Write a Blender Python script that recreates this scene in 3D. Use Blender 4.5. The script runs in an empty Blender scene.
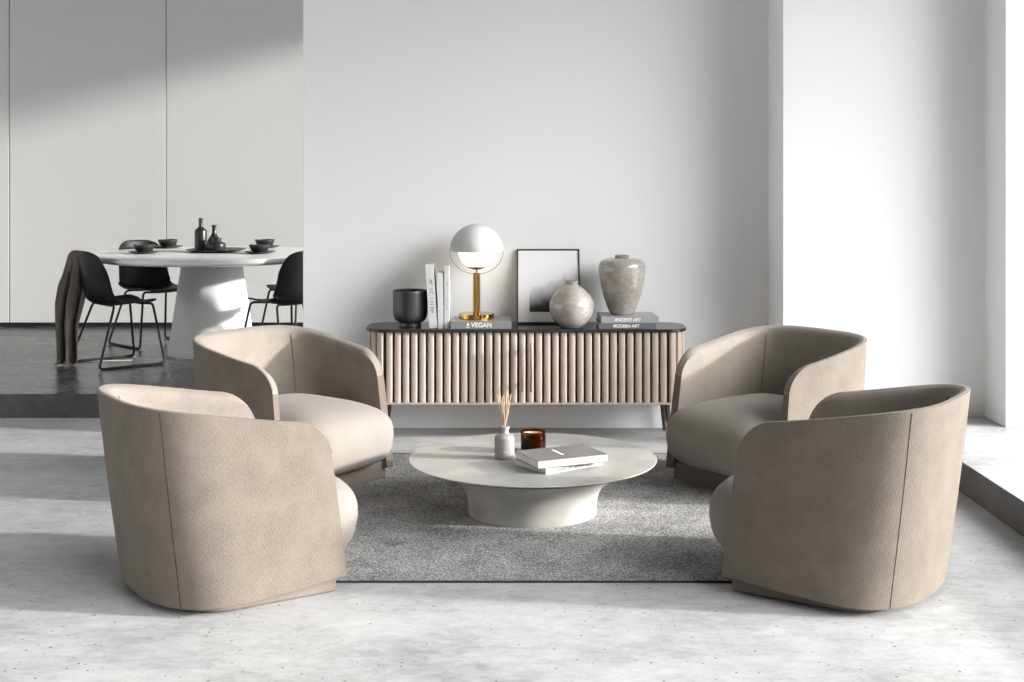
import bpy, bmesh, math, random
from mathutils import Vector, Matrix
random.seed(7)
C = bpy.context.scene
COL = C.collection
PI = math.pi
SKY_LO, SKY_HI = .06, 16.5
R = math.radians

# ------------------------------------------------------------------ materials
def nt(name):
    m = bpy.data.materials.new(name); m.use_nodes = True
    n = m.node_tree; b = n.nodes['Principled BSDF']
    return m, n, b

def N(n, t, **kw):
    x = n.nodes.new(t)
    for k, v in kw.items():
        if k in x.inputs: x.inputs[k].default_value = v
        else: setattr(x, k, v)
    return x

def ramp(n, stops):
    r = n.nodes.new('ShaderNodeValToRGB'); e = r.color_ramp.elements
    while len(e) > 1: e.remove(e[-1])
    e[0].position, e[0].color = stops[0][0], (*stops[0][1], 1)
    for p, c in stops[1:]:
        q = e.new(p); q.color = (*c, 1)
    return r

def g(v): return (v, v, v)

def simple(name, col, rough=.5, metal=0, noise=0, scale=20, bump=0, bscale=200, spec=.5, coat=0):
    m, n, b = nt(name)
    b.inputs['Base Color'].default_value = (*col, 1)
    b.inputs['Roughness'].default_value = rough
    b.inputs['Metallic'].default_value = metal
    b.inputs['Specular IOR Level'].default_value = spec
    b.inputs['Coat Weight'].default_value = coat
    tc = N(n, 'ShaderNodeTexCoord')
    if noise:
        no = N(n, 'ShaderNodeTexNoise', Scale=scale, Detail=6)
        n.links.new(tc.outputs['Object'], no.inputs['Vector'])
        rp = ramp(n, [(.3, tuple(c * (1 - noise) for c in col)), (.7, tuple(min(1, c * (1 + noise)) for c in col))])
        n.links.new(no.outputs['Fac'], rp.inputs['Fac']); n.links.new(rp.outputs['Color'], b.inputs['Base Color'])
    if bump:
        no = N(n, 'ShaderNodeTexNoise', Scale=bscale, Detail=3)
        n.links.new(tc.outputs['Object'], no.inputs['Vector'])
        bp = N(n, 'ShaderNodeBump', Strength=bump, Distance=.002)
        n.links.new(no.outputs['Fac'], bp.inputs['Height']); n.links.new(bp.outputs['Normal'], b.inputs['Normal'])
    return m

def concrete(name, lo, mid, hi, rough=.5, pit=True, spec=.35, rough_var=.1):
    m, n, b = nt(name); L = n.links.new
    tc = N(n, 'ShaderNodeTexCoord')
    mp = N(n, 'ShaderNodeMapping'); mp.inputs['Scale'].default_value = (.75, 1.25, 1)
    L(tc.outputs['Object'], mp.inputs['Vector'])
    a = N(n, 'ShaderNodeTexNoise', Scale=1.6, Detail=14, Roughness=.72, Distortion=.15)
    L(mp.outputs[0], a.inputs['Vector'])
    a2 = N(n, 'ShaderNodeTexNoise', Scale=14, Detail=12, Roughness=.85, Distortion=.3)
    L(mp.outputs[0], a2.inputs['Vector'])
    mx = N(n, 'ShaderNodeMix'); mx.inputs[0].default_value = .5
    L(a.outputs['Fac'], mx.inputs[2]); L(a2.outputs['Fac'], mx.inputs[3])
    rp = ramp(n, [(.38, g(lo)), (.5, g(mid)), (.62, g(hi))])
    L(mx.outputs[0], rp.inputs['Fac'])
    out = rp.outputs['Color']
    bp = N(n, 'ShaderNodeBump', Strength=.15 if pit else .05, Distance=.003)
    L(a2.outputs['Fac'], bp.inputs['Height'])
    if pit:
        v = N(n, 'ShaderNodeTexVoronoi', Scale=42); v.inputs['Randomness'].default_value = 1
        L(tc.outputs['Object'], v.inputs['Vector'])
        # pit size differs from cell to cell
        se = N(n, 'ShaderNodeSeparateColor'); L(v.outputs['Color'], se.inputs[0])
        th = N(n, 'ShaderNodeMath', operation='MULTIPLY_ADD'); L(se.outputs[0], th.inputs[0]); th.inputs[1].default_value = .80; th.inputs[2].default_value = -.54
        ms = N(n, 'ShaderNodeMath', operation='SUBTRACT'); L(th.outputs[0], ms.inputs[0]); L(v.outputs['Distance'], ms.inputs[1])
        mm = N(n, 'ShaderNodeMath', operation='MULTIPLY', use_clamp=True); L(ms.outputs[0], mm.inputs[0]); mm.inputs[1].default_value = 18
        m2 = N(n, 'ShaderNodeMix', data_type='RGBA'); L(mm.outputs[0], m2.inputs[0]); L(out, m2.inputs[6])
        m2.inputs[7].default_value = (lo * .45, lo * .43, lo * .4, 1)
        out = m2.outputs[2]
    L(out, b.inputs['Base Color']); L(bp.outputs['Normal'], b.inputs['Normal'])
    mr = N(n, 'ShaderNodeMapRange'); L(a.outputs['Fac'], mr.inputs[0])
    mr.inputs[3].default_value = rough - rough_var; mr.inputs[4].default_value = rough + rough_var
    L(mr.outputs[0], b.inputs['Roughness'])
    b.inputs['Specular IOR Level'].default_value = spec
    return m

def fabric(name, c1, c2, rib=True):
    m, n, b = nt(name); L = n.links.new
    tc = N(n, 'ShaderNodeTexCoord')
    no = N(n, 'ShaderNodeTexNoise', Scale=420, Detail=2); L(tc.outputs['Object'], no.inputs['Vector'])
    n2 = N(n, 'ShaderNodeTexNoise', Scale=9, Detail=5, Roughness=.6); L(tc.outputs['Object'], n2.inputs['Vector'])
    if rib:
        mp = N(n, 'ShaderNodeMapping'); mp.inputs['Rotation'].default_value = (0, 0, R(20))
        L(tc.outputs['UV'], mp.inputs['Vector'])
        w = N(n, 'ShaderNodeTexWave', Scale=34, Distortion=5, Detail=3); w.inputs['Detail Scale'].default_value = 3
        L(mp.outputs[0], w.inputs['Vector'])
        mx = N(n, 'ShaderNodeMix'); mx.inputs[0].default_value = .22
        L(no.outputs['Fac'], mx.inputs[2]); L(w.outputs['Fac'], mx.inputs[3]); h = mx.outputs[0]
    else: h = no.outputs['Fac']
    m3 = N(n, 'ShaderNodeMix'); m3.inputs[0].default_value = .35
    L(h, m3.inputs[2]); L(n2.outputs['Fac'], m3.inputs[3])
    rp = ramp(n, [(.3, c1), (.7, c2)]); L(m3.outputs[0], rp.inputs['Fac'])
    L(rp.outputs['Color'], b.inputs['Base Color'])
    bp = N(n, 'ShaderNodeBump', Strength=.5 if rib else .22, Distance=.0022 if rib else .0012); L(h, bp.inputs['Height'])
    L(bp.outputs['Normal'], b.inputs['Normal'])
    b.inputs['Roughness'].default_value = .95; b.inputs['Specular IOR Level'].default_value = .15
    b.inputs['Sheen Weight'].default_value = .08; b.inputs['Sheen Roughness'].default_value = .5
    return m

def rug_material():
    m, n, b = nt('grey_rug_pile'); L = n.links.new
    tc = N(n, 'ShaderNodeTexCoord')
    a = N(n, 'ShaderNodeTexNoise', Scale=120, Detail=3, Roughness=.75); L(tc.outputs['Object'], a.inputs['Vector'])
    c = N(n, 'ShaderNodeTexNoise', Scale=5, Detail=6, Roughness=.65); L(tc.outputs['Object'], c.inputs['Vector'])
    mx = N(n, 'ShaderNodeMix'); mx.inputs[0].default_value = .22; L(a.outputs['Fac'], mx.inputs[2]); L(c.outputs['Fac'], mx.inputs[3])
    rp = ramp(n, [(.39, g(.08)), (.5, (.27, .267, .26)), (.61, (.56, .55, .54))]); L(mx.outputs[0], rp.inputs['Fac'])
    L(rp.outputs['Color'], b.inputs['Base Color'])
    bp = N(n, 'ShaderNodeBump', Strength=.7, Distance=.006); L(a.outputs['Fac'], bp.inputs['Height']); L(bp.outputs['Normal'], b.inputs['Normal'])
    b.inputs['Roughness'].default_value = 1; b.inputs['Specular IOR Level'].default_value = .1
    return m

def picture_material():
    # misty mountainside: pale sky, slope rising to the right, dark ridge along the bottom
    m, n, b = nt('misty_landscape_print'); L = n.links.new
    tc = N(n, 'ShaderNodeTexCoord'); sp = N(n, 'ShaderNodeSeparateXYZ'); L(tc.outputs['UV'], sp.inputs[0])
    no = N(n, 'ShaderNodeTexNoise', Scale=4, Detail=8, Roughness=.6); L(tc.outputs['UV'], no.inputs['Vector'])
    # line height = .38 + .28*u ; d = v - line + noise
    a = N(n, 'ShaderNodeMath', operation='MULTIPLY_ADD'); L(sp.outputs[0], a.inputs[0]); a.inputs[1].default_value = -.26; L(sp.outputs[1], a.inputs[2])
    c = N(n, 'ShaderNodeMath', operation='MULTIPLY_ADD'); L(no.outputs['Fac'], c.inputs[0]); c.inputs[1].default_value = .28; L(a.outputs[0], c.inputs[2])
    rp = ramp(n, [(.08, g(.02)), (.17, g(.04)), (.23, g(.16)), (.33, g(.38)), (.47, g(.58)), (.54, g(.70)), (.58, g(.84)), (.8, g(.86))]); L(c.outputs[0], rp.inputs['Fac'])
    L(rp.outputs['Color'], b.inputs['Base Color']); b.inputs['Roughness'].default_value = .5
    return m

def speckled(name, c1, c2, c3):
    m, n, b = nt(name); L = n.links.new
    tc = N(n, 'ShaderNodeTexCoord')
    mp = N(n, 'ShaderNodeMapping'); mp.inputs['Scale'].default_value = (1, 1, 1.6); L(tc.outputs['Object'], mp.inputs['Vector'])
    a = N(n, 'ShaderNodeTexNoise', Scale=34, Detail=8, Roughness=.7); L(mp.outputs[0], a.inputs['Vector'])
    v = N(n, 'ShaderNodeTexNoise', Scale=8, Detail=4); L(mp.outputs[0], v.inputs['Vector'])
    mx = N(n, 'ShaderNodeMix'); mx.inputs[0].default_value = .4; L(a.outputs['Fac'], mx.inputs[2]); L(v.outputs['Fac'], mx.inputs[3])
    rp = ramp(n, [(.38, c1), (.5, c2), (.62, c3)]); L(mx.outputs[0], rp.inputs['Fac'])
    L(rp.outputs['Color'], b.inputs['Base Color'])
    b.inputs['Roughness'].default_value = .16; b.inputs['Coat Weight'].default_value = .4; b.inputs['Coat Roughness'].default_value = .05
    return m

M = {}
M['wall'] = simple('white_plaster_wall', (.87, .87, .87), .85, bump=.03, bscale=40, spec=.2)
M['panel'] = simple('white_wall_panel', (.79, .79, .785), .6, spec=.3)
M['gap'] = simple('shadow_gap', (.05, .05, .05), .8)
M['ceil'] = simple('grey_concrete_ceiling', (.3, .3, .3), .9)
M['floor'] = concrete('pale_pitted_concrete', .26, .43, .55, .5)
M['dark_floor'] = concrete('dark_polished_concrete', .03, .075, .15, .27, pit=False, spec=.42, rough_var=.12)
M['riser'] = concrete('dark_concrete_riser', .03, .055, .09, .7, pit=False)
M['riser_shade'] = concrete('shaded_concrete_riser', .07, .12, .17, .7, pit=False)  # pale floor concrete darkened: shade painted on the face turned from the sun
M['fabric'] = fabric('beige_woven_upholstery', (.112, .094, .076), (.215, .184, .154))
M['litfab'] = fabric('beige_sunlit_inner_upholstery', (.185, .159, .134), (.295, .26, .226))  # same upholstery in a lighter tone, sunlight put into the inner faces
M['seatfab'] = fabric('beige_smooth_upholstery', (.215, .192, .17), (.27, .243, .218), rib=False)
M['seam'] = simple('upholstery_seam_thread', (.045, .036, .028), .9)
M['plinth'] = simple('beige_painted_plinth', (.17, .14, .115), .7, noise=.08, scale=60)
M['rug'] = rug_material()
M['rug_edge'] = simple('black_rug_binding', (.03, .03, .03), .95)
M['plaster'] = simple('pale_mottled_plaster', (.37, .36, .335), .6, noise=.16, scale=6, bump=.06, bscale=60)
M['slat'] = simple('beige_lacquered_slat', (.43, .35, .298), .45, noise=.04, scale=15)
M['carcass'] = simple('dark_cabinet_carcass', (.045, .036, .03), .6)
M['black_top'] = simple('black_stone_top', (.022, .022, .024), .22, noise=.25, scale=12, spec=.5)
M['dark_leg'] = simple('dark_brown_wooden_leg', (.05, .035, .026), .5, noise=.2, scale=30)
M['nickel'] = simple('copper_nickel_handle', (.62, .50, .43), .2, metal=1)
M['brass'] = simple('polished_brass', (.45, .28, .085), .16, metal=1)
M['brass_dark'] = simple('aged_brass_wire', (.30, .20, .09), .3, metal=1)
M['lampwhite'] = simple('white_enamel_shade', (.50, .50, .50), .4, coat=.1)
M['blackcer'] = simple('matte_black_ceramic', (.028, .027, .027), .36, noise=.2, scale=30)
M['blackglaze'] = simple('black_glazed_ceramic', (.022, .02, .02), .28, bump=.1, bscale=60)
M['vase'] = speckled('taupe_speckled_glaze', (.26, .235, .21), (.33, .30, .27), (.41, .38, .35))
M['vase_rim'] = simple('grey_glazed_rim', (.25, .225, .20), .6)
M['white_cover'] = simple('white_book_cover', (.54, .54, .54), .4)
M['white_cover_dim'] = simple('dimmed_white_book_cover', (.40, .40, .395), .5)  # white covers with the colour darkened to offset strong sun on the coffee table
M['pale_cover'] = simple('pale_grey_book_cover', (.55, .56, .56), .4)
M['grey_cover'] = simple('mid_grey_book_cover', (.20, .205, .205), .35)
M['grey_cover2'] = simple('light_grey_book_cover', (.32, .325, .32), .4)
M['dk_cover'] = simple('dark_grey_book_cover', (.14, .142, .145), .4)
M['silver_cover'] = simple('silver_grey_book_cover', (.17, .165, .16), .22)
M['pages'] = simple('white_book_pages', (.74, .73, .70), .9, bump=.3, bscale=300)
M['ink_white'] = simple('white_lettering', (.85, .85, .85), .5)
M['ink_black'] = simple('black_lettering', (.04, .04, .045), .5)
M['ink_grey'] = simple('grey_lettering', (.30, .30, .32), .5)
M['frame'] = simple('black_picture_frame', (.015, .015, .015), .4)
M['mat'] = simple('white_picture_mat', (.86, .86, .86), .8)
M['print'] = picture_material()
M['bottle'] = simple('white_stoneware_bottle', (.25, .242, .235), .55, noise=.12, scale=40)
M['reed'] = simple('natural_rattan_reed', (.46, .34, .215), .8, noise=.1, scale=60)
M['wax'] = simple('cream_candle_wax', (.80, .62, .36), .5)
M['wick'] = simple('charred_wick', (.02, .02, .02), .9)
M['tabletop'] = simple('white_lacquered_tabletop', (.78, .78, .78), .35)
M['tablebase'] = simple('white_matte_cone', (.68, .68, .68), .6, bump=.04, bscale=30)
M['plastic'] = simple('black_plastic_shell', (.006, .006, .006), .5, spec=.25)
M['blackmetal'] = simple('black_steel_rod', (.006, .006, .006), .45, spec=.3)
M['throw'] = simple('dark_taupe_linen', (.13, .117, .108), .95, noise=.15, scale=12, bump=.5, bscale=260, spec=.1)
M['fringe'] = simple('pale_fringe_thread', (.45, .44, .42), .9)

def glass_mat():
    m, n, b = nt('amber_glass')
    b.inputs['Base Color'].default_value = (.12, .028, .006, 1); b.inputs['Roughness'].default_value = .04
    b.inputs['Transmission Weight'].default_value = .92; b.inputs['IOR'].default_value = 1.25
    return m
M['amber'] = glass_mat()
def opal():
    m, n, b = nt('lit_opal_glass')
    b.inputs['Base Color'].default_value = (.5, .45, .36, 1); b.inputs['Roughness'].default_value = .3
    b.inputs['Emission Color'].default_value = (1, .85, .60, 1); b.inputs['Emission Strength'].default_value = 1.5
    return m
M['opal'] = opal()

# ------------------------------------------------------------------ mesh helpers
def obj(name, bm, mat, parent=None, smooth=None, loc=None, rot=None):
    bmesh.ops.recalc_face_normals(bm, faces=bm.faces[:])
    me = bpy.data.meshes.new(name); bm.to_mesh(me); bm.free()
    mats = mat if isinstance(mat, (list, tuple)) else [mat]
    for k in mats: me.materials.append(k)
    o = bpy.data.objects.new(name, me); COL.objects.link(o)
    if smooth is not None:
        for p in me.polygons: p.use_smooth = True
        if smooth < 180:
            try: me.set_sharp_from_angle(angle=R(smooth))
            except Exception: pass
    if parent: o.parent = parent
    if loc: o.location = loc
    if rot: o.rotation_euler = rot
    return o

def bevel(o, w, seg=2, ang=35):
    m = o.modifiers.new('bevel', 'BEVEL'); m.width = w; m.segments = seg; m.limit_method = 'ANGLE'; m.angle_limit = R(ang)
    m.harden_normals = False
    return o

def thing(name, label, cat, loc=(0, 0, 0), rotz=0, group=None):
    o = bpy.data.objects.new(name, None); COL.objects.link(o); o.empty_display_size = .05
    o.location = loc; o.rotation_euler = (0, 0, rotz)
    o['label'] = label; o['category'] = cat
    if group: o['group'] = group
    return o

def tag(o, label, cat, group=None):
    o['label'] = label; o['category'] = cat
    if group: o['group'] = group
    return o

def struct(o): o['kind'] = 'structure'; return o

def box(bm, x0, x1, y0, y1, z0, z1, mi=0):
    v = [bm.verts.new(p) for p in ((x0, y0, z0), (x1, y0, z0), (x1, y1, z0), (x0, y1, z0), (x0, y0, z1), (x1, y0, z1), (x1, y1, z1), (x0, y1, z1))]
    for f in ((0, 3, 2, 1), (4, 5, 6, 7), (0, 1, 5, 4), (1, 2, 6, 5), (2, 3, 7, 6), (3, 0, 4, 7)):
        q = bm.faces.new([v[i] for i in f]); q.material_index = mi

def lathe(bm, prof, seg=64, cap0=True, cap1=True, c=(0, 0), mi=0):
    rings = []
    for r, z in prof:
        if r < 1e-6: rings.append([bm.verts.new((c[0], c[1], z))])
        else: rings.append([bm.verts.new((c[0] + r * math.cos(2 * PI * i / seg), c[1] + r * math.sin(2 * PI * i / seg), z)) for i in range(seg)])
    for a, b in zip(rings, rings[1:]):
        for i in range(seg):
            j = (i + 1) % seg
            vs = [a[i % len(a)], a[j % len(a)], b[j % len(b)], b[i % len(b)]]
            u = []
            for v in vs:
                if v not in u: u.append(v)
            if len(u) > 2:
                f = bm.faces.new(u); f.material_index = mi
    if cap0 and len(rings[0]) > 1: bm.faces.new(rings[0][::-1]).material_index = mi
    if cap1 and len(rings[-1]) > 1: bm.faces.new(rings[-1]).material_index = mi

def spline(pts, n=8):
    pts = [Vector(p) for p in pts]; out = []
    P = [pts[0] * 2 - pts[1]] + pts + [pts[-1] * 2 - pts[-2]]
    for i in range(1, len(P) - 2):
        for k in range(n):
            t = k / n
            a, b, c, d = P[i - 1:i + 3]
            out.append(.5 * ((2 * b) + (-a + c) * t + (2 * a - 5 * b + 4 * c - d) * t * t + (-a + 3 * b - 3 * c + d) * t ** 3))
    out.append(pts[-1]); return out

def sprof(pts, n=6): return [(max(0, p.x), p.y) for p in spline([(a, b, 0) for a, b in pts], n)]

def tube(bm, pts, r, seg=8, closed=False):
    pts = [Vector(p) for p in pts]; k = len(pts)
    rr = r if isinstance(r, (list, tuple)) else [r] * k
    rings = []; up = None
    for i, p in enumerate(pts):
        if closed: t = pts[(i + 1) % k] - pts[i - 1]
        else: t = pts[min(i + 1, k - 1)] - pts[max(i - 1, 0)]
        t.normalize()
        if up is None:
            up = t.orthogonal().normalized()
        else:
            up = (up - t * up.dot(t))
            up = up.normalized() if up.length > 1e-6 else t.orthogonal().normalized()
        s = t.cross(up)
        rings.append([bm.verts.new(p + (up * math.cos(2 * PI * q / seg) + s * math.sin(2 * PI * q / seg)) * rr[i]) for q in range(seg)])
    for i in range(k if closed else k - 1):
        a, b = rings[i], rings[(i + 1) % k]
        for q in range(seg):
            bm.faces.new((a[q], a[(q + 1) % seg], b[(q + 1) % seg], b[q]))
    if not closed: bm.faces.new(rings[0][::-1]); bm.faces.new(rings[-1])

def fillet(pts, rad, n=5):
    """rounded polyline"""
    pts = [Vector(p) for p in pts]; out = [pts[0]]
    for i in range(1, len(pts) - 1):
        a, b, c = pts[i - 1], pts[i], pts[i + 1]
        d1 = (a - b); d2 = (c - b); r = min(rad, d1.length * .49, d2.length * .49)
        p, q = b + d1.normalized() * r, b + d2.normalized() * r
        for k in range(n + 1):
            t = k / n
            out.append((1 - t) ** 2 * p + 2 * t * (1 - t) * b + t * t * q)
    out.append(pts[-1]); return out

def dup(root, loc, rotz, label, group=None, name=None):
    r = root.copy(); COL.objects.link(r); r.location = loc; r.rotation_euler = (0, 0, rotz)
    r['label'] = label
    if group: r['group'] = group
    for ch in list(root.children):
        c = ch.copy(); COL.objects.link(c); c.parent = r
        for gch in ch.children:
            d = gch.copy(); COL.objects.link(d); d.parent = c
    return r

def text(body, size, mat, parent, loc, rot, name='lettering', depth=.0006, off=0.0, sx=1.0):
    cu = bpy.data.curves.new(name, 'FONT'); cu.body = body; cu.size = size; cu.align_x = 'CENTER'; cu.align_y = 'CENTER'
    cu.extrude = depth; cu.offset = off
    to = bpy.data.objects.new(name, cu); COL.objects.link(to)
    dg = bpy.context.evaluated_depsgraph_get()
    me = bpy.data.meshes.new_from_object(to.evaluated_get(dg)); bpy.data.objects.remove(to)
    me.name = name; me.materials.clear(); me.materials.append(mat)
    o = bpy.data.objects.new(name, me); COL.objects.link(o)
    o.parent = parent; o.location = loc; o.rotation_euler = rot; o.scale = (sx, 1, 1)
    return o

# ------------------------------------------------------------------ the room
ZP = .155                      # height of the two platforms
WY = 8.186                     # main wall plane
def sbox(name, mat, *a, bev=0):
    bm = bmesh.new(); box(bm, *a); o = struct(obj(name, bm, mat))
    if bev: bevel(o, bev, 2)
    return o
sbox('floor', M['floor'], -7.5, 7.0, -4.0, 8.516, -.2, 0)
bm = bmesh.new(); box(bm, -7.5, 7.0, 8.516, 13.0, -.2, ZP)
for f in bm.faces:
    if abs(f.calc_center_median().y - 8.516) < .01: f.material_index = 1
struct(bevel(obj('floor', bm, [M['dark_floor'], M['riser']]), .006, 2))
bm = bmesh.new(); box(bm, 2.228, 7.0, -4.0, 7.74, 0, ZP)
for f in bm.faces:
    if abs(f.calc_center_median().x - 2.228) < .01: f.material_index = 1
struct(bevel(obj('floor', bm, [M['floor'], M['riser_shade']]), .004, 2))
sbox('wall_back', M['wall'], -1.296, 2.0, WY, 8.516, 0, 5.0, bev=.003)
sbox('wall_right', M['wall'], 1.589, 3.0, 7.74, 8.516, 0, 5.0, bev=.003)
sbox('wall_right', M['wall'], 2.771, 4.9, 7.41, 8.516, ZP, 5.0, bev=.003)
# dining-side wall: tall white panels with a recessed dark plinth
edges = [-7.5, -6.06, -4.62, -3.18, -1.74, -.30, 1.14, 2.58, 4.02, 5.4]
bm = bmesh.new()
box(bm, -7.5, 5.4, 12.16, 12.4, ZP, 5.0, 1)
for a, b in zip(edges, edges[1:]): box(bm, a + .004, b - .004, 12.13, 12.165, ZP + .043, 5.0, 0)
struct(bevel(obj('wall_dining', bm, [M['panel'], M['gap']]), .003, 2))
sbox('wall_left', M['wall'], -7.7, -7.5, 2.0, 12.4, 0, 5.0)
# window wall on the right: openings from the sill to a deep lintel
bm = bmesh.new()
box(bm, 4.62, 4.9, -1.0, 12.4, 4.5, 5.0)
for y in (-1.0,):
    box(bm, 4.62, 4.9, y, y + .3, 0, 4.5)
box(bm, 4.62, 4.9, 12.13, 12.4, ZP, 4.5)
struct(obj('wall_right', bm, M['wall']))
sbox('ceiling', M['ceil'], -7.7, 4.9, 1.0, 12.4, 5.0, 5.2)

# ------------------------------------------------------------------ rug
bm = bmesh.new(); box(bm, -1.20, 1.37, 5.118, 7.42, 0.0002, .006)
rug = tag(bevel(obj('area_rug', bm, M['rug']), .004, 2), 'large speckled grey rug under the round coffee table and armchairs', 'rug')
bm = bmesh.new()
for a in ((-1.202, 1.372, 5.113, 5.122), (-1.202, 1.372, 7.416, 7.424), (-1.204, -1.196, 5.13, 7.416), (1.366, 1.374, 5.13, 7.416)):
    box(bm, *a, 0.0002, .0072)
obj('edge_binding', bm, M['rug_edge'], rug)['label'] = 'black bound edge'

# ------------------------------------------------------------------ tub armchair
WT, BT, AT, TT = .41, .368, .342, .26
WB, BB, AB, TB = .425, .282, .42, .20
HB, HF, Z0, NN = .751, .645, .055, 3.05
NB = 2.4
TH = .056
def outl(w, b, a, t, s):
    NNN = NN if t == TT else NB
    """s in [-1,1]; |s|<.5 back arc, beyond that the arms.  returns (u,v)"""
    k = abs(s); sg = -1 if s < 0 else 1
    if k <= .5:
        ph = k / .5 * PI / 2
        return (-b * max(0, math.cos(ph)) ** (2 / NNN), sg * w * math.sin(ph) ** (2 / NNN))
    q = (k - .5) / .5; u = a * q
    return (u, sg * (w - t * u * u))
def hnom(s):
    u, v = outl(WT, BT, AT, TT, s); k = min(1, max(0, (u + BT) / (AT + BT)))
    return HB + (HF - HB) * (.4 * k * k * (3 - 2 * k) + .6 * k)
RC = .125
def hreal(s):
    u, v = outl(WT, BT, AT, TT, s); h = hnom(s); d = u - (AT - RC)
    if s and abs(s) > .5 and d > 0: h -= RC * .95 * (1 - math.sqrt(max(0, 1 - (d / RC) ** 2)))
    return h
S = []
nb = 36
for i in range(-nb, nb + 1):                # even spacing round the back needs a slight easing
    x = i / nb; S.append(.5 * x)
arm = [.5 + .5 * q for q in (.08, .17, .26, .35, .44, .53, .60, .66)]
u0 = (AT - RC) / AT
arm = [.5 + .5 * u0 * q for q in (.12, .25, .38, .5, .62, .75, .88, 1)] + [.5 + .5 * (u0 + (1 - u0) * math.sin(q * PI / 2)) for q in (.12, .25, .38, .5, .62, .75, .87, 1)]
S = [-a for a in reversed(arm)] + S + arm
def shell_pt(s, t, inner=0):
    """point on the outer face; t 0..1 from the bottom to the rim"""
    ub = outl(WB, BB, AB, TB, s)[0]; kb = min(1, max(0, (ub + BB) / (AB + BB)))
    z0 = .020 + .038 * kb          # the hem of the shell rises towards the front
    z = z0 + (hreal(s) - z0) * t
    w = (z - z0) / (hnom(s) - z0)
    a = Vector(outl(WT, BT, AT, TT, s)); b = Vector(outl(WB, BB, AB, TB, s))
    bulge = .004 * math.sin(PI * min(1, w))
    p = b.lerp(a, w)
    if inner or bulge:
        e = 1e-3
        s1, s2 = max(-1, s - e), min(1, s + e)
        q = Vector(outl(WB, BB, AB, TB, s2)).lerp(Vector(outl(WT, BT, AT, TT, s2)), w) - Vector(outl(WB, BB, AB, TB, s1)).lerp(Vector(outl(WT, BT, AT, TT, s1)), w)
        nn = Vector((-q.y, q.x)); nn.normalize()          # points inward
        # s increases from -v arm round the back to +v arm: normal towards the seat
        if nn.dot(-p + Vector((.12, 0))) < 0 and abs(s) < .6: nn = -nn
        elif abs(s) >= .6 and nn.y * (1 if s > 0 else -1) > 0: nn = -nn
        p = p + nn * (inner - bulge * (1 if not inner else 0))
    return Vector((p.x, p.y, z))
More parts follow.
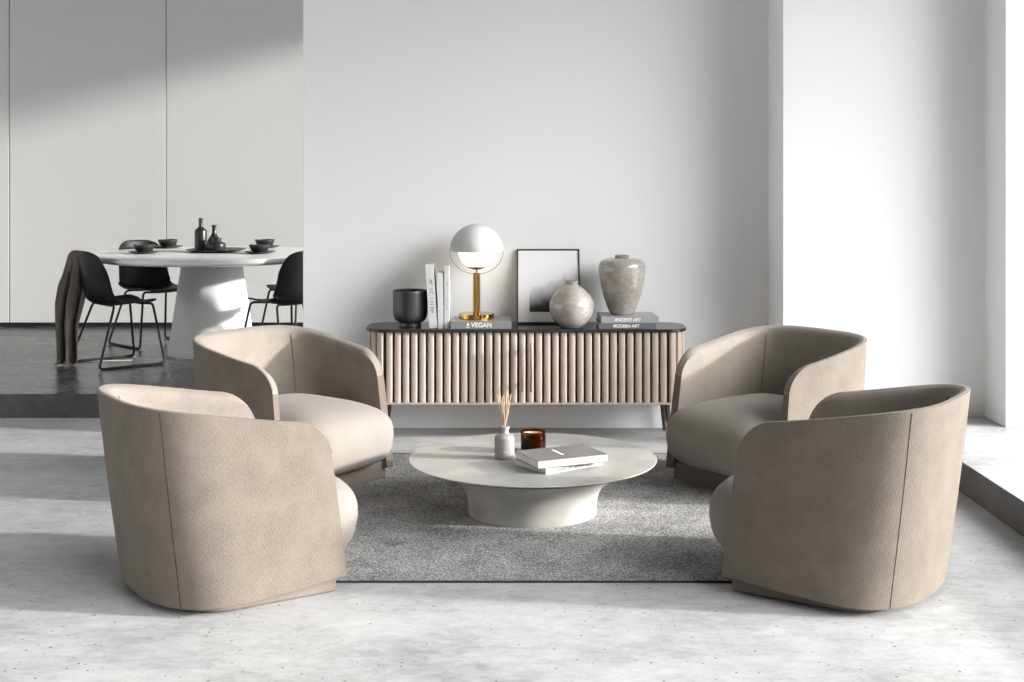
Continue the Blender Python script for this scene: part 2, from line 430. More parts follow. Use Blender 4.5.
def make_armchair(label):
    t0 = thing('armchair', label, 'armchair', group='beige tub armchairs around the coffee table')
    bm = bmesh.new(); uvl = bm.loops.layers.uv.new('UVMap')
    NT = 14
    rows = []
    ss = 0; arc = []
    prev = None
    for s in S:
        p = shell_pt(s, .6)
        if prev is not None: ss += (p - prev).length
        arc.append(ss); prev = p
    def ring(i, s):
        out = []
        for k in range(NT + 1):
            out.append((shell_pt(s, k / NT, 0)))
        # rim: lies over the wall thickness, slightly rounded
        th = TH * (1 - .30 * max(0, (abs(s) - .8) / .2))
        o = shell_pt(s, 1, 0); n = shell_pt(s, 1, th)
        inn = [shell_pt(s, 1 - k / NT, th) for k in range(NT + 1)]
        rim = []; roll = .030 * (1 - max(0, (abs(s) - .82) / .18) ** .8)
        # crisp outer edge, then a soft roll down to the inside face
        for q in (.15, .35, .6, .8):
            m = o.lerp(n, q); m.z += .004 * math.sin(PI * min(1, q * 2)) - roll * (1 - math.sqrt(1 - q * q)); rim.append(m)
        m = inn[0]; m.z -= roll
        inn[1].z -= roll * .4
        return out + rim + inn
    R_ = [ring(i, s) for i, s in enumerate(S)]
    V = [[bm.verts.new(p) for p in r] for r in R_]
    nr = len(V[0])
    def vcoord(k): return (k * .05)
    for i in range(len(V) - 1):
        for k in range(nr):
            k2 = (k + 1) % nr
            try: f = bm.faces.new((V[i][k], V[i + 1][k], V[i + 1][k2], V[i][k2]))
            except ValueError: continue
            cc = [(arc[i], R_[i][k].z), (arc[i + 1], R_[i + 1][k].z), (arc[i + 1], R_[i + 1][k2].z), (arc[i], R_[i][k2].z)]
            for lp, c in zip(f.loops, cc): lp[uvl].uv = c
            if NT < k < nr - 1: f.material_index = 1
    for r_, V_ in ((R_[0], V[0]), (R_[-1], V[-1])):
        # end faces as strips between outer and inner columns
        for k in range(nr // 2):
            a, b, c, d = V_[k], V_[k + 1], V_[nr - 2 - k], V_[nr - 1 - k]
            u = []
            for v in (a, b, c, d):
                if v not in u: u.append(v)
            if len(u) > 2:
                try: bm.faces.new(u)
                except ValueError: pass
    sh = obj('shell', bm, [M['fabric'], M['litfab']], t0, smooth=180)
    bevel(sh, .012, 3, 50)
    wn = sh.modifiers.new('wn', 'WEIGHTED_NORMAL'); wn.keep_sharp = False
    # seams running down the rear corners, outside and inside
    for sg in (-1, 1):
        s = sg * .262
        bm = bmesh.new()
        pts = [shell_pt(s, k / 16) for k in range(17)]
        inn = [shell_pt(s, 1 - k / 16, TH) for k in range(17)]
        n = (inn[0] - pts[-1]).normalized()
        pts = [p + n * .0003 for p in pts]; inn = [p - n * .0003 for p in inn]
        inn[0].z -= .030; top = pts[-1].lerp(inn[0], .5) + Vector((0, 0, .012))
        tube(bm, pts[:-1] + [pts[-1] - Vector((0, 0, .01))], .0019, 6)
        tube(bm, [pts[-1] - Vector((0, 0, .01)) , pts[-1] + n * .008 - Vector((0, 0, .0015)), top, inn[0] - n * .008 - Vector((0, 0, .0015)), inn[0] - Vector((0, 0, .01))] + inn[1:11], .0019, 6)
        obj('seam', bm, M['seam'], t0, smooth=180)
    # seat cushion: a plump block that swells out past the arms
    bm = bmesh.new()
    NU, NV = 96, 26
    zc, hz = .245, .168
    uc, ru_f, ru_b, rv = .10, .452, .31, .350
    rings = []
    for j in range(1, NV):
        be = -PI / 2 + PI * j / NV
        cz, sz = math.cos(be), math.sin(be)
        rad = abs(cz) ** (2 / (3.4 if sz > 0 else 4.2)); zz = (1 if sz > 0 else -1) * abs(sz) ** (2 / (3.0 if sz > 0 else 3.6))
        rg = []
        for i in range(NU):
            a = 2 * PI * i / NU; ca, sa = math.cos(a), math.sin(a)
            pu = math.copysign(abs(ca) ** (2 / 4.6), ca); pv = math.copysign(abs(sa) ** (2 / 4.6), sa)
            u = uc + (ru_f if ca > 0 else ru_b) * pu * rad; v = rv * pv * rad
            z = zc + hz * zz
            if sz > 0: z += .022 * (1 - min(1, (v / rv) ** 2)) * sz * (1 - .35 * max(0, (u - uc) / ru_f) ** 2)
            # round belly: the front leans back towards the bottom
            v *= 1 + .05 * max(0, min(1, (u - .34) / .12))
            if u > uc: u -= .03 * ((zc - z) / hz) * ((u - uc) / ru_f) if z < zc else 0
            rg.append(bm.verts.new((u, v, z)))
        rings.append(rg)
    for a, b in zip(rings, rings[1:]):
        for i in range(NU): bm.faces.new((a[i], a[(i + 1) % NU], b[(i + 1) % NU], b[i]))
    bm.faces.new(rings[0][::-1]); bm.faces.new(rings[-1])
    obj('seat_cushion', bm, M['seatfab'], t0, smooth=180)['label'] = 'smoother beige seat cushion'
    # plinth
    bm = bmesh.new(); lo = []; hi = []
    pts = []
    for i in range(-24, 25):
        s = .5 * i / 24; u, v = outl(WB - .057, BB - .05, AB, 0, s); pts.append((u, v))
    pts = [(.385, -.368)] + pts + [(.385, .368)]
    lo = [bm.verts.new((u, v, 0.0)) for u, v in pts]; hi = [bm.verts.new((u, v, .088)) for u, v in pts]
    for i in range(len(pts)):
        j = (i + 1) % len(pts); bm.faces.new((lo[i], lo[j], hi[j], hi[i]))
    bm.faces.new(lo[::-1]); bm.faces.new(hi)
    bevel(obj('plinth', bm, M['plinth'], t0, smooth=40), .003, 2)['label'] = 'low beige plinth base'
    return t0

XC = .084
ch = make_armchair('beige tub armchair at front left, seen from behind, nearest the camera on that side')
def place(o, x, y, a, z=.0062): o.location = (x, y, z); o.rotation_euler = (0, 0, R(a))
place(ch, -1.19, 5.102, 33.2)
dup(ch, (-1.185, 6.774, .0062), R(-37.3), 'beige tub armchair at back left, its sunlit seat facing the viewer, below the dining table')
dup(ch, (2 * XC + 1.19, 5.102, .0062), R(180 - 33.2), 'beige tub armchair at front right, seen from behind beside the raised step')
dup(ch, (2 * XC + 1.185 + .012, 6.774, .0062), R(180 + 37.3), 'beige tub armchair at back right, seat in shade, in front of the sideboard end')

# ------------------------------------------------------------------ coffee table
ct = thing('coffee_table', 'low round pale plaster coffee table with flared pedestal, centre of rug', 'coffee table', (.0955, 6.168, .0062))
bm = bmesh.new()
lathe(bm, sprof([(.299, 0), (.301, .05), (.311, .094), (.332, .131), (.375, .166), (.43, .197), (.50, .223)], 6) , 96)
obj('pedestal', bm, M['plaster'], ct, smooth=40)
bm = bmesh.new()
lathe(bm, [(.48, .226), (.535, .2355), (.566, .2425), (.5755, .2465), (.578, .249), (.5775, .2505), (.575, .252)], 128)
obj('tabletop', bm, M['plaster'], ct, smooth=30)
TT_Z = .0062 + .252

# reed diffuser
rd = thing('reed_diffuser', 'small white stoneware bottle holding thin wooden reeds on the coffee table', 'diffuser', (-.0345, 6.14, TT_Z))
bm = bmesh.new(); lathe(bm, [(.0, 0), (.041, 0), (.045, .003)] + sprof([(.046, .008), (.0465, .06), (.0465, .092), (.043, .105), (.032, .113), (.0215, .118), (.019, .122)], 5) + [(.019, .138), (.0235, .140), (.0235, .148), (.021, .150), (.014, .150), (.0135, .118), (0, .113)], 48)
obj('bottle', bm, M['bottle'], rd, smooth=35)
for i, (dx, dy, h) in enumerate(((-.037, .0, .292), (-.022, .02, .305), (-.004, -.018, .30), (.010, .02, .312), (.020, -.012, .298), (.030, .010, .30), (-.012, .0, .287))):
    bm = bmesh.new(); a = (-dx * .16, -dy * .2, .118); tube(bm, [a, (dx * .45, dy * .4, .20), (dx, dy, h)], .0022, 7)
    obj('reed', bm, M['reed'], rd, smooth=60)

# candle
cd = thing('candle', 'cream candle in a short amber brown glass jar on the coffee table', 'candle', (.101, 6.29, TT_Z))
bm = bmesh.new(); lathe(bm, [(0, .0), (.056, 0), (.0595, .004), (.060, .010), (.060, .097), (.0592, .0995), (.0575, .0995), (.0568, .097), (.0568, .014), (.053, .009), (0, .009)], 64)
obj('jar', bm, M['amber'], cd, smooth=40)['label'] = 'amber glass jar'
bm = bmesh.new(); lathe(bm, [(0, .0095), (.052, .0095), (.0562, .014), (.0562, .086), (.052, .0845), (0, .084)], 48)
obj('wax', bm, M['wax'], cd, smooth=40)
bm = bmesh.new(); tube(bm, [(0, 0, .083), (.001, 0, .090), (.003, .001, .094)], .0012, 6)
obj('wick', bm, M['wick'], cd, smooth=60)

# ------------------------------------------------------------------ books
def book(label, loc, rot, L, W, T, cover, spine_side=-1, spine_mat=None, group=None, parent=None):
    """lies flat: length L along x, width W along y, thickness T; spine along the -y side"""
    t = thing('book', label, 'book', loc, 0, group); t.rotation_euler = rot
    c = .0025
    bm = bmesh.new()
    mi_sp = 1 if spine_mat else 0
    box(bm, 0, L, 0, W, 0, c); box(bm, 0, L, 0, W, T - c, T)
    box(bm, 0, L, 0, c * 1.2, c * .9, T - c * .9, mi_sp)
    o = obj('cover', bm, [cover] + ([spine_mat] if spine_mat else []), t); bevel(o, .0007, 1)
    bm = bmesh.new(); box(bm, .004, L - .004, c * 1.1, W - .004, c, T - c)
    obj('pages', bm, M['pages'], t)
    return t
TXR = (PI / 2, 0, 0)
def scrawl(parent, mat, x0, x1, zc, h, seed, vertical=False, y=-.0006):
    """lettering too small to read in the photograph: a run of short unequal strokes"""
    rnd = random.Random(seed); bm = bmesh.new(); u = x0; t = h * .16
    while u < x1:
        w = h * rnd.uniform(.45, .75); hh = h * rnd.choice((1, 1, .8)) / 2
        parts = [(u, u + t, -hh, hh)]
        k = rnd.randrange(4)
        if k != 0: parts.append((u, u + w, hh - t, hh) if k & 1 else (u, u + w, -t / 2, t / 2))
        if k > 1: parts.append((u + w - t, u + w, -hh * (k == 3), hh))
        if rnd.random() < .12: parts = []
        for a, b, c, d in parts:
            if vertical: box(bm, zc + c, zc + d, y, .0008, x1 + x0 - b, x1 + x0 - a)
            else: box(bm, a, b, y, .0008, zc + c, zc + d)
        u += w + h * .28
    return obj('spine_lettering', bm, mat, parent)
lo = book('white book with grey lettering along its spine, under the silver grey book', (.1485, 5.812, TT_Z), (0, 0, R(36)), .33, .235, .027, M['white_cover_dim'], group='books on the coffee table')
scrawl(lo, M['ink_black'], .045, .215, .0115, .012, 3)
hi_ = book('silver grey book with white edge, on top of the coffee table pile', (.114, 5.80, TT_Z + .0272), (0, 0, R(24.6)), .349, .241, .035, M['silver_cover'], spine_mat=M['white_cover_dim'], group='books on the coffee table')
bm = bmesh.new(); box(bm, .155, .168, .075, .185, .035, .0354); obj('title_bar', bm, M['ink_white'], hi_)['label'] = 'white title line on the cover'

SZ = .662   # sideboard top
b1 = book('mid-grey book lying flat under the lamp, spine reading & VEGAN', (-.356, 7.785, SZ), (0, 0, 0), .352, .27, .046, M['grey_cover'], group='books lying on the sideboard')
text('VEGAN', .038, M['ink_white'], b1, (.176, -.0006, .0225), TXR, 'spine_lettering', off=.0008, sx=.98)
text('&', .026, M['ink_white'], b1, (.096, -.0006, .027), TXR, 'spine_lettering', off=.0006)
bm = bmesh.new(); box(bm, .086, .106, -.0006, .001, .008, .012); obj('spine_rule', bm, M['ink_white'], b1)
b2 = book('darker grey book at the bottom of the pair, spine reading MODERN ART', (.512, 7.785, SZ), (0, 0, 0), .340, .27, .034, M['dk_cover'], group='books lying on the sideboard')
text('MODERN ART', .026, M['ink_white'], b2, (.162, -.0006, .017), TXR, 'spine_lettering', off=.0007, sx=.93)
b3 = book('paler grey book under the tall vase, spine reading ANCIENT ART', (.527, 7.79, SZ + .0342), (0, 0, R(2.5)), .340, .27, .036, M['grey_cover2'], group='books lying on the sideboard')
text('ANCIENT ART', .026, M['ink_white'], b3, (.157, -.0006, .018), TXR, 'spine_lettering', off=.0007, sx=.93)
# upright books: spine faces the room.  local x -> up
def upright(label, x, T, L, tilt, cover, txt, tm, W=.20, y=7.815, ts=.03, grp='books standing on the sideboard'):
    t = thing('book', label, 'book', (x, y, SZ), 0, grp); t.rotation_euler = (0, R(-tilt), 0)
    c = .0022; bm = bmesh.new()
    box(bm, 0, c, 0, W, 0, L); box(bm, T - c, T, 0, W, 0, L); box(bm, c * .9, T - c * .9, 0, c * 1.2, 0, L)
    bevel(obj('cover', bm, cover, t), .0006, 1)
    bm = bmesh.new(); box(bm, c, T - c, c * 1.1, W - .003, .004, L - .004); obj('pages', bm, M['pages'], t)
    if txt: scrawl(t, tm, L * txt[0], L * txt[1], T / 2, ts, 11, True)
    return t
upright('white book leaning left against the dark bowl, black lettering down its spine', -.4895, .047, .378, 3.6, M['white_cover'], (.20, .76), M['ink_black'], ts=.020)
upright('pale grey shorter book standing between two white books, blank spine', -.4385, .033, .330, 0.6, M['pale_cover'], None, None)
upright('slim white book at the right end of the standing books, small grey lettering', -.401, .029, .368, 0, M['white_cover'], (.30, .74), M['ink_grey'], ts=.012)

# ------------------------------------------------------------------ sideboard
CX = .085
sb = thing('sideboard', 'long low beige slatted sideboard with black top against the wall', 'sideboard', (CX, 7.96, 0))
HW, YF, YB = .945, -.18, .19
def stadium(hw, y0, y1, r, n=10):
    """rounded-front rectangle, counter-clockwise"""
    p = []
    for cx, cy, a0 in ((hw - r, y0 + r, -90), (hw - r, y1 - r, 0), (-(hw - r), y1 - r, 90), (-(hw - r), y0 + r, 180)):
        for i in range(n + 1):
            a = R(a0 + 90 * i / n); p.append((cx + r * math.cos(a), cy + r * math.sin(a)))
    return p
def prism(bm, pts, z0, z1):
    a = [bm.verts.new((x, y, z0)) for x, y in pts]; b = [bm.verts.new((x, y, z1)) for x, y in pts]
    for i in range(len(pts)):
        j = (i + 1) % len(pts); bm.faces.new((a[i], a[j], b[j], b[i]))
    bm.faces.new(a[::-1]); bm.faces.new(b)
bm = bmesh.new(); prism(bm, stadium(HW + .012, YF - .012, YB + .004, .13), .643, .662)
bevel(obj('top', bm, M['black_top'], sb, smooth=30), .003, 2)['label'] = 'black top slab with rounded corners'
bm = bmesh.new(); prism(bm, stadium(HW - .016, YF + .022, YB, .112), .236, .643); obj('carcass', bm, M['carcass'], sb, smooth=30)
bm = bmesh.new(); prism(bm, stadium(HW, YF, YB, .12), .215, .2285); bevel(obj('bottom_rail', bm, M['slat'], sb, smooth=30), .003, 2)
# slats round the front and the curved ends
def slat(bm, x, y, ang, w, d, z0, z1):
    ca, sa = math.cos(ang), math.sin(ang)
    prof = [(-w / 2, 0), (-w / 2, -d * .70), (-w * .44, -d * .88), (-w * .28, -d * .98), (0, -d), (w * .28, -d * .98), (w * .44, -d * .88), (w / 2, -d * .70), (w / 2, 0)]
    pts = [(x + a * ca - b * sa, y + a * sa + b * ca) for a, b in prof]
    prism(bm, pts, z0, z1)
pitch = .0490; ns = 17
fx = [(i + .5) * pitch for i in range(ns)]          # straight part each side
for sg, nm in ((-1, 'left'), (1, 'right')):
    bm = bmesh.new()
    for x in fx: slat(bm, sg * x, YF + .024, 0, .0375, .024, .229, .642)
    d = obj('door', bm, M['slat'], sb, smooth=50)
    hx = sg * .0265
    bm = bmesh.new(); tube(bm, [(hx, YF - .045, .300), (hx, YF - .045, .585)], .0078, 12)
    for z in (.345, .540): tube(bm, [(hx, YF - .045, z), (hx, YF + .004, z)], .004, 8)
    obj('handle', bm, M['nickel'], d, smooth=50)['label'] = 'slim copper coloured bar handle'
    bm = bmesh.new()
    r = .112; cx = HW - r - .002; cy = YF + .003 + r
    x0 = fx[-1] + pitch
    for a in (18, 43, 68, 90):
        t = R(a); slat(bm, sg * (cx + (r - .016) * math.sin(t)), cy - (r - .016) * math.cos(t), sg * t, .038, .020, .229, .642)
    for k in range(3):
        slat(bm, sg * (HW - .018), cy + .046 * (k + 1), sg * PI / 2, .038, .020, .229, .642)
    obj('end_panel', bm, M['slat'], sb, smooth=50)
for sx in (-1, 1):
    for y, dy in ((YF + .07, -.015), (YB - .05, .015)):
        bm = bmesh.new(); tube(bm, [(sx * .836, y, .218), (sx * .852, y + dy, 0.0)], [.020, .009], 16)
        obj('leg', bm, M['dark_leg'], sb, smooth=50)['label'] = 'tapered dark leg'

# dark bowl
bm = bmesh.new()
lathe(bm, [(0, 0), (.062, 0), (.064, .003), (.063, .024)] + sprof([(.067, .027), (.088, .038), (.100, .060), (.1035, .09), (.104, .15), (.1045, .214)], 5) + [(.103, .218), (.100, .218), (.0985, .214), (.0975, .10), (.08, .06), (.04, .04), (0, .036)], 72)
tag(obj('bowl', bm, M['blackcer'], smooth=35, loc=(-.610, 7.915, SZ)), 'dark charcoal footed bowl at the left end of the sideboard', 'bowl')

# lamp
LZ = SZ + .0462
lp = thing('table_lamp', 'brass table lamp with white half-dome shade and glowing opal globe', 'table lamp', (-.213, 7.935, LZ))
bm = bmesh.new(); lathe(bm, [(0, 0), (.105, 0), (.1065, .002), (.1065, .028), (.104, .031), (.03, .033), (0, .033)], 72); obj('base', bm, M['brass'], lp, smooth=35)
bm = bmesh.new()
for dx in (-.012, .012): tube(bm, [(dx, 0, .031), (dx, 0, .272)], .0105, 20)
obj('stem', bm, M['brass'], lp, smooth=50)
GZ = .405; GR = .163
bm = bmesh.new()
tube(bm, [(0, 0, .26), (0, 0, .318)], .0045, 10); tube(bm, [(0, -.0155, .03), (0, -.0155, .272)], .003, 8)
obj('rod', bm, M['brass_dark'], lp, smooth=50)
bm = bmesh.new(); lathe(bm, sprof([(.006, .292), (.03, .296), (.058, .309)], 4) + [(.058, .312), (.03, .304), (0, .300)], 40, cap0=True, cap1=False); obj('bulb_holder', bm, M['brass_dark'], lp, smooth=50)
bm = bmesh.new(); lathe(bm, [(0, GZ + .0 - .106)] + [(.112 * math.cos(a), GZ + .006 + .112 * math.sin(a)) for a in [R(-84 + 6 * i) for i in range(29)]] + [(0, GZ + .118)], 56); obj('glass_globe', bm, M['opal'], lp, smooth=180)['label'] = 'glowing opal glass globe'
bm = bmesh.new()
outp = [(GR * math.cos(R(a)), GZ + GR * math.sin(R(a))) for a in range(0, 90, 4)] + [(0, GZ + GR)]
inp = [(0, GZ + GR - .004)] + [((GR - .004) * math.cos(R(a)), GZ + (GR - .004) * math.sin(R(a))) for a in range(88, -1, -4)]
lathe(bm, outp + inp + [outp[0]], 96, False, False); bmesh.ops.remove_doubles(bm, verts=bm.verts[:], dist=1e-6)
obj('shade', bm, M['lampwhite'], lp, smooth=60)['label'] = 'white hemispherical shade'
for k in range(4):
    a = k * PI / 2
    bm = bmesh.new()
    pts = [((GR - .002) * math.cos(t) * math.cos(a), (GR - .002) * math.cos(t) * math.sin(a), GZ + (GR - .024) * math.sin(t)) for t in [R(-i * 5) for i in range(0, 18)]]
    tube(bm, pts + [(.004 * math.cos(a), .004 * math.sin(a), GZ - GR + .024)], .0017, 6)
    obj('wire_arm', bm, M['brass_dark'], lp, smooth=60)

# framed picture leaning on the wall
pf = thing('framed_picture', 'thin black frame with misty mountain print leaning on the wall', 'picture frame', (.223, 8.028, SZ + .0050)); pf.rotation_euler = (R(-17.5), 0, 0)
FW, FH, FD = .194, .466, .016
bm = bmesh.new()
fr = .0085
for a in ((-FW, FW, 0, fr), (-FW, FW, FH - fr, FH), (-FW, -FW + fr, fr, FH - fr), (FW - fr, FW, fr, FH - fr)): box(bm, a[0], a[1], 0, FD, a[2], a[3])
bevel(obj('frame', bm, M['frame'], pf), .0008, 1)
bm = bmesh.new(); box(bm, -FW + fr, FW - fr, .006, .012, fr, FH - fr); obj('mat_board', bm, M['mat'], pf)
bm = bmesh.new(); uvl = bm.loops.layers.uv.new('UVMap')
px0, px1, pz0, pz1 = -.116, .112, .072, .395
v = [bm.verts.new(p) for p in ((px0, .0052, pz0), (px1, .0052, pz0), (px1, .0052, pz1), (px0, .0052, pz1))]
f = bm.faces.new(v)
for l_, c_ in zip(f.loops, ((0, 0), (1, 0), (1, 1), (0, 1))): l_[uvl].uv = c_
pr = obj('print', bm, M['print'], pf); pr['label'] = 'black and white misty mountain landscape'
so = pr.modifiers.new('solid', 'SOLIDIFY'); so.thickness = .0006

# vases
def vase(name, prof, rim, loc, label):
    t = thing(name, label, 'vase', loc, group='taupe glazed vases on the sideboard')
    bm = bmesh.new(); lathe(bm, prof, 96); obj('body', bm, M['vase'], t, smooth=50)
    bm = bmesh.new(); lathe(bm, rim, 64); obj('rim', bm, M['vase_rim'], t, smooth=40)
vase('vase', [(0, 0), (.060, 0)] + sprof([(.066, .003), (.098, .030), (.125, .072), (.1345, .118), (.128, .160), (.104, .200), (.072, .230), (.045, .249), (.037, .258)], 7) + [(.030, .262), (.028, .24), (0, .23)],
     [(.034, .250), (.0365, .258), (.0385, .274), (.036, .278), (.031, .276), (.030, .255)], (.356, 7.87, SZ), 'round squat taupe vase with small neck in front of the picture')
vase('vase', [(0, 0), (.062, 0)] + sprof([(.068, .002), (.084, .03), (.108, .095), (.127, .170), (.1385, .240), (.1405, .285), (.132, .312), (.108, .330), (.070, .338), (.046, .341)], 7) + [(.036, .342), (.034, .33), (0, .32)],
     [(.038, .334), (.041, .340), (.043, .351), (.040, .355), (.034, .353), (.033, .338)], (.662, 7.945, SZ + .0342 + .0362), 'tall shouldered taupe vase standing on the two art books')

# ------------------------------------------------------------------ dining table
TX, TY = -2.364, 10.40
dt = thing('dining_table', 'large round white dining table on a thick cone base', 'dining table', (TX, TY, ZP))
bm = bmesh.new(); lathe(bm, [(0, 0), (.338, 0), (.340, .004), (.232, .735), (.225, .745), (0, .745)], 96); obj('base', bm, M['tablebase'], dt, smooth=40)
bm = bmesh.new(); lathe(bm, [(0, .742), (.86, .742), (.893, .750), (.905, .762), (.907, .770), (.907, .790), (.904, .794), (0, .794)], 128); obj('tabletop', bm, M['tabletop'], dt, smooth=30)
TZ = ZP + .794
def plate_bowl(x, y, where):
    t = obj('plate', (lambda bm: (lathe(bm, [(0, 0), (.07, 0), (.085, .004), (.122, .014), (.124, .017), (.12, .018), (.084, .009), (0, .007)], 56), bm)[1])(bmesh.new()), M['blackcer'], smooth=40, loc=(x, y, TZ))
    tag(t, 'black dinner plate under a bowl, ' + where, 'plate', 'black plates on the dining table')
    b = obj('bowl', (lambda bm: (lathe(bm, [(0, 0), (.045, 0), (.05, .004), (.066, .018), (.080, .050), (.082, .062), (.079, .062), (.064, .022), (.03, .010), (0, .009)], 56), bm)[1])(bmesh.new()), M['blackcer'], smooth=40, loc=(x, y, TZ + .0088))
    tag(b, 'black cereal bowl stacked on a plate, ' + where, 'bowl', 'black bowls on the dining table')
plate_bowl(-2.87, 10.30, 'near left side of the dining table')
plate_bowl(-2.875, 11.03, 'far left side of the dining table')
plate_bowl(-1.97, 10.30, 'near right side of the dining table')
plate_bowl(-2.065, 11.03, 'far right side of the dining table')
bm = bmesh.new(); lathe(bm, [(0, 0), (.17, 0), (.19, .004), (.232, .018), (.235, .021), (.23, .022), (.19, .010), (0, .008)], 80)
tag(obj('tray', bm, M['blackcer'], smooth=40, loc=(TX + .005, 10.52, TZ)), 'wide round black tray at the centre of the dining table', 'tray')
bm = bmesh.new(); lathe(bm, [(0, 0), (.045, 0), (.048, .004), (.048, .158), (.046, .165), (.022, .186), (.0165, .192), (.0155, .196), (.0155, .246), (.018, .248), (.018, .260), (.0, .260)], 48)
tag(obj('bottle', bm, M['blackglaze'], smooth=35, loc=(-2.476, 10.50, TZ + .0085)), 'tall black bottle with straight neck, tallest on the black tray', 'bottle')
bm = bmesh.new(); lathe(bm, [(0, 0), (.056, 0), (.06, .004)] + sprof([(.062, .02), (.058, .06), (.042, .095), (.026, .118), (.017, .140)], 5) + [(.0165, .182), (.021, .185), (.021, .202), (.0, .202)], 48)
tag(obj('bottle', bm, M['blackglaze'], smooth=35, loc=(-2.390, 10.59, TZ + .0088)), 'shorter black bottle with cone shoulders behind the squat jar', 'bottle')
bm = bmesh.new(); lathe(bm, [(0, 0), (.060, 0), (.066, .004)] + sprof([(.072, .015), (.073, .040), (.070, .060), (.055, .072), (.038, .077)], 5) + [(.038, .098), (.042, .100), (.042, .106), (.034, .106), (.034, .07), (0, .07)], 48)
tag(obj('jar', bm, M['blackglaze'], smooth=35, loc=(-2.335, 10.43, TZ + .0088)), 'squat round black jar with wide neck, lowest on the black tray', 'jar')

# ------------------------------------------------------------------ dining chairs
def make_dining_chair(label):
    t = thing('dining_chair', label, 'chair', group='black shell chairs around the dining table')
    prof = spline([(.235, 0, .448), (.19, 0, .462), (.05, 0, .452), (-.08, 0, .446), (-.165, 0, .462), (-.215, 0, .515), (-.240, 0, .60), (-.262, 0, .72), (-.285, 0, .855)], 5)
    n = len(prof); NVv = 18
    bm = bmesh.new(); rows = []
    for i, p in enumerate(prof):
        q = i / (n - 1)
        # half width along the profile
        if q < .12: w = .215 * math.sqrt(max(0, 1 - ((.12 - q) / .12 * .80) ** 2)) + .005
        elif q > .80: w = .225 * max(.0, 1 - ((q - .80) / .20) ** 2.6 * .24)
        else: w = .222 + .020 * math.sin((q - .12) / .68 * PI)
        back = min(1, max(0, (q - .42) / .22)); back = back * back * (3 - 2 * back)
        row = []
        for j in range(NVv + 1):
            x = -1 + 2 * j / NVv; v = w * x
            u = p.x + back * .095 * abs(x) ** 2.4 * (1 - .35 * max(0, (q - .8) / .2)); z = p.z + ((1 - back) * .026 + .035 * math.exp(-((q - .50) / .12) ** 2)) * abs(x) ** 2.5 - (back * max(0, (q - .86) / .14)) * .035 * abs(x) ** 4
            row.append(bm.verts.new((u, v, z)))
        rows.append(row)
    for a, b in zip(rows, rows[1:]):
        for j in range(NVv): bm.faces.new((a[j], a[j + 1], b[j + 1], b[j]))
    s = obj('seat_shell', bm, M['plastic'], t, smooth=180)
    so = s.modifiers.new('solid', 'SOLIDIFY'); so.thickness = .011; so.offset = 0
    sd = s.modifiers.new('sub', 'SUBSURF'); sd.levels = 1; sd.render_levels = 1
    bm = bmesh.new()
    for sg in (-1, 1):
        pts = [(-.085, sg * .05, .444), (-.105, sg * .185, .450), (-.255, sg * .262, .009), (.258, sg * .262, .009), (.190, sg * .195, .453), (.165, sg * .05, .443)]
        tube(bm, fillet(pts, .035, 6), .0092, 10)
    tube(bm, [(.165, -.06, .443), (.165, .06, .443)], .0092, 10); tube(bm, [(-.085, -.06, .444), (-.085, .06, .444)], .0092, 10)
    obj('sled_frame', bm, M['blackmetal'], t, smooth=60)
    for sg in (-1, 1):
        for u in (-.215, .215):
            bm = bmesh.new(); tube(bm, [(u - .017, sg * .262, .0085), (u + .017, sg * .262, .0085)], .0087, 8); obj('foot_glide', bm, M['plastic'], t, smooth=60)
    return t
dc = make_dining_chair('black shell chair with the dark throw over its backrest, nearest left of dining table')
place(dc, -2.950, 9.86, 41, ZP)
dup(dc, (-2.985, 10.97, ZP), R(-45), 'black shell chair behind the far left edge of the dining table')
dup(dc, (-1.690, 9.93, ZP), R(139), 'black shell chair nearest right of dining table, backrest cut off by the wall')
dup(dc, (-1.745, 10.98, ZP), R(224), 'black shell chair behind the far right of the table, mostly only its seat showing')

# throw over the left chair's backrest
def frame_pt(u, v, z):
    a = R(41); return Vector((-2.950 + u * math.cos(a) - v * math.sin(a), 9.86 + u * math.sin(a) + v * math.cos(a), ZP + z))
bm = bmesh.new(); uv = None
def sheet(path_fn, nu, nv):
    rows = [[bm.verts.new(path_fn(i / nu, j / nv)) for i in range(nu + 1)] for j in range(nv + 1)]
    for a, b in zip(rows, rows[1:]):
        for i in range(nu): bm.faces.new((a[i], a[i + 1], b[i + 1], b[i]))
def main_fall(s, t):
    # s across, t from the inside flap, over the rim, down to the floor
    top = frame_pt(-.294, .190 - .20 * s, .862 - .045 * (1 - s) ** 4)
    if t < .10:
        q = (1 - t / .10); return top + frame_pt(.055 * q, 0, 0) - frame_pt(0, 0, 0) + Vector((0, 0, -.14 * q + .004))
    q = (t - .10) / .90
    z = (top.z - ZP) * (1 - q)
    xl = -3.325 - .055 * min(1, q * 2.2); xr = -3.09 - .12 * min(1, q * 1.5) ** 1.3
    x = xl + (xr - xl) * s
    amp = .012 + .030 * min(1, q * 2)
    y = 9.76 + .02 * q - amp * math.sin(s * 4.6 * PI + .7 * math.sin(q * 3.1)) - .010 * math.sin(s * 9.5 * PI + q * 4) + .05 * abs(s - .5)
    k = min(1, q * 3.2); k = k * k * (3 - 2 * k)
    x = top.x + (x - top.x) * k; y = top.y + (y - top.y) * k
    if q > .95: y -= .05 * (q - .95) / .05
    hem = .02 * math.sin(s * 5 + 1)
    return Vector((x, y, max(ZP + .008 + .004 * abs(math.sin(s * 20)), ZP + z + .008 * (1 - q) + hem * q * (1 - q) * 2)))
sheet(main_fall, 48, 44)
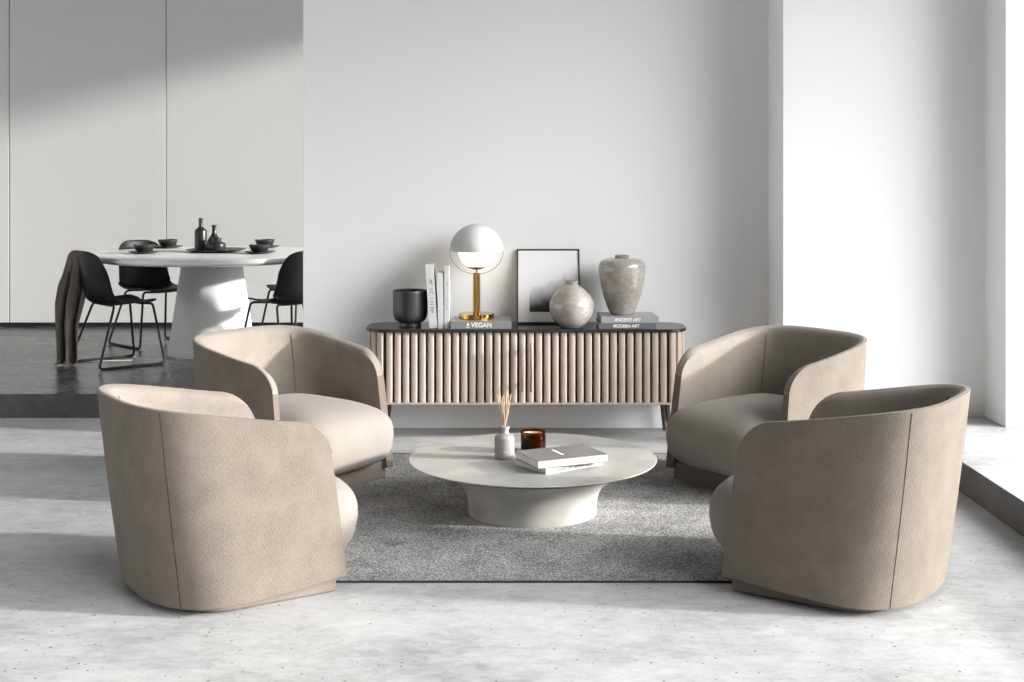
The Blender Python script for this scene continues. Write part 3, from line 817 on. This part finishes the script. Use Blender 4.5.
def tip_fall(s, t):
    # inner layer: its two pointed corners show at either side of the long fall
    top = frame_pt(-.290, .195 - .22 * s, .850 - .04 * (1 - s) ** 4)
    e = abs(2 * s - 1)
    ln = .18 + .21 * e ** 1.5
    xx = (-3.395 + .30 * s) if True else 0
    k = min(1, t * 1.3)
    x = top.x + (xx - top.x) * k; y = top.y + (9.845 - top.y) * k - .014 * t * math.sin(s * 5.5 * PI)
    return Vector((x, y, top.z + .006 * math.sin(min(1, t * 8) * PI) - ln * t))
sheet(tip_fall, 30, 20)
th = obj('throw_blanket', bm, M['throw'], smooth=180)
so = th.modifiers.new('solid', 'SOLIDIFY'); so.thickness = .005
tag(th, 'dark taupe throw draped over the left dining chair, trailing to the floor', 'blanket')
bm = bmesh.new()
for k in range(5):
    pts = [(-3.17 + .10 * i + .0 * k, 9.93 + .025 * i + .010 * (k - 2) + .014 * math.sin(i * 1.9 + k * 1.3), ZP + .005) for i in range(4)]
    tube(bm, spline(pts, 6), .0018, 6)
obj('fringe', bm, M['fringe'], th, smooth=60)['label'] = 'pale fringe threads lying on the floor'

# ------------------------------------------------------------------ light
el = R(14.5); sl = .165
d = Vector((-math.cos(el) * math.cos(math.atan(sl)), math.cos(el) * math.sin(math.atan(sl)), -math.sin(el)))
s = bpy.data.lights.new('sun', 'SUN'); s.energy = 7.4; s.angle = R(3.0); s.color = (1, .97, .93)
so_ = bpy.data.objects.new('sun', s); COL.objects.link(so_); so_.rotation_euler = d.to_track_quat('-Z', 'Y').to_euler(); so_.location = (8, 4, 5)
w = bpy.data.worlds.new('overcast_sky'); C.world = w; w.use_nodes = True
n = w.node_tree; bg = n.nodes['Background']
# brighter sky towards the sun's side, dimmer away from it
L = n.links.new
tc = N(n, 'ShaderNodeTexCoord')
dp = N(n, 'ShaderNodeVectorMath', operation='DOT_PRODUCT'); L(tc.outputs['Generated'], dp.inputs[0])
sv = Vector((.88,-.40,.35)).normalized(); dp.inputs[1].default_value = sv
mr = N(n, 'ShaderNodeMapRange', interpolation_type='SMOOTHSTEP'); L(dp.outputs['Value'], mr.inputs[0])
mr.inputs[1].default_value = .7; mr.inputs[2].default_value = 1.0; mr.inputs[3].default_value = SKY_LO; mr.inputs[4].default_value = SKY_HI
# added dimming of the lowest sky, deepens the shade under the furniture
sz = N(n, 'ShaderNodeSeparateXYZ'); L(tc.outputs['Generated'], sz.inputs[0])
m2 = N(n, 'ShaderNodeMapRange', interpolation_type='SMOOTHSTEP'); L(sz.outputs['Z'], m2.inputs[0])
m2.inputs[1].default_value = .0; m2.inputs[2].default_value = .35; m2.inputs[3].default_value = .12; m2.inputs[4].default_value = 1
mm = N(n, 'ShaderNodeMath', operation='MULTIPLY'); L(mr.outputs[0], mm.inputs[0]); L(m2.outputs[0], mm.inputs[1])
L(mm.outputs[0], bg.inputs['Strength'])
bg.inputs['Color'].default_value = (.98, .99, 1, 1)

# ------------------------------------------------------------------ camera
cam = bpy.data.cameras.new('camera'); co = bpy.data.objects.new('camera', cam); COL.objects.link(co)
cam.sensor_fit = 'HORIZONTAL'; cam.sensor_width = 36; cam.lens = 1320 / 1024 * 36
cam.shift_x = 0; cam.shift_y = -171 / 1024
co.location = (0, 0, 1.6); co.rotation_euler = (PI / 2, 0, 0); cam.clip_start = .05; cam.clip_end = 100
C.camera = co
C.view_settings.view_transform = 'Standard'; C.view_settings.look = 'None'; C.view_settings.gamma = 1; C.view_settings.exposure = 0
C.view_settings.use_curve_mapping = False
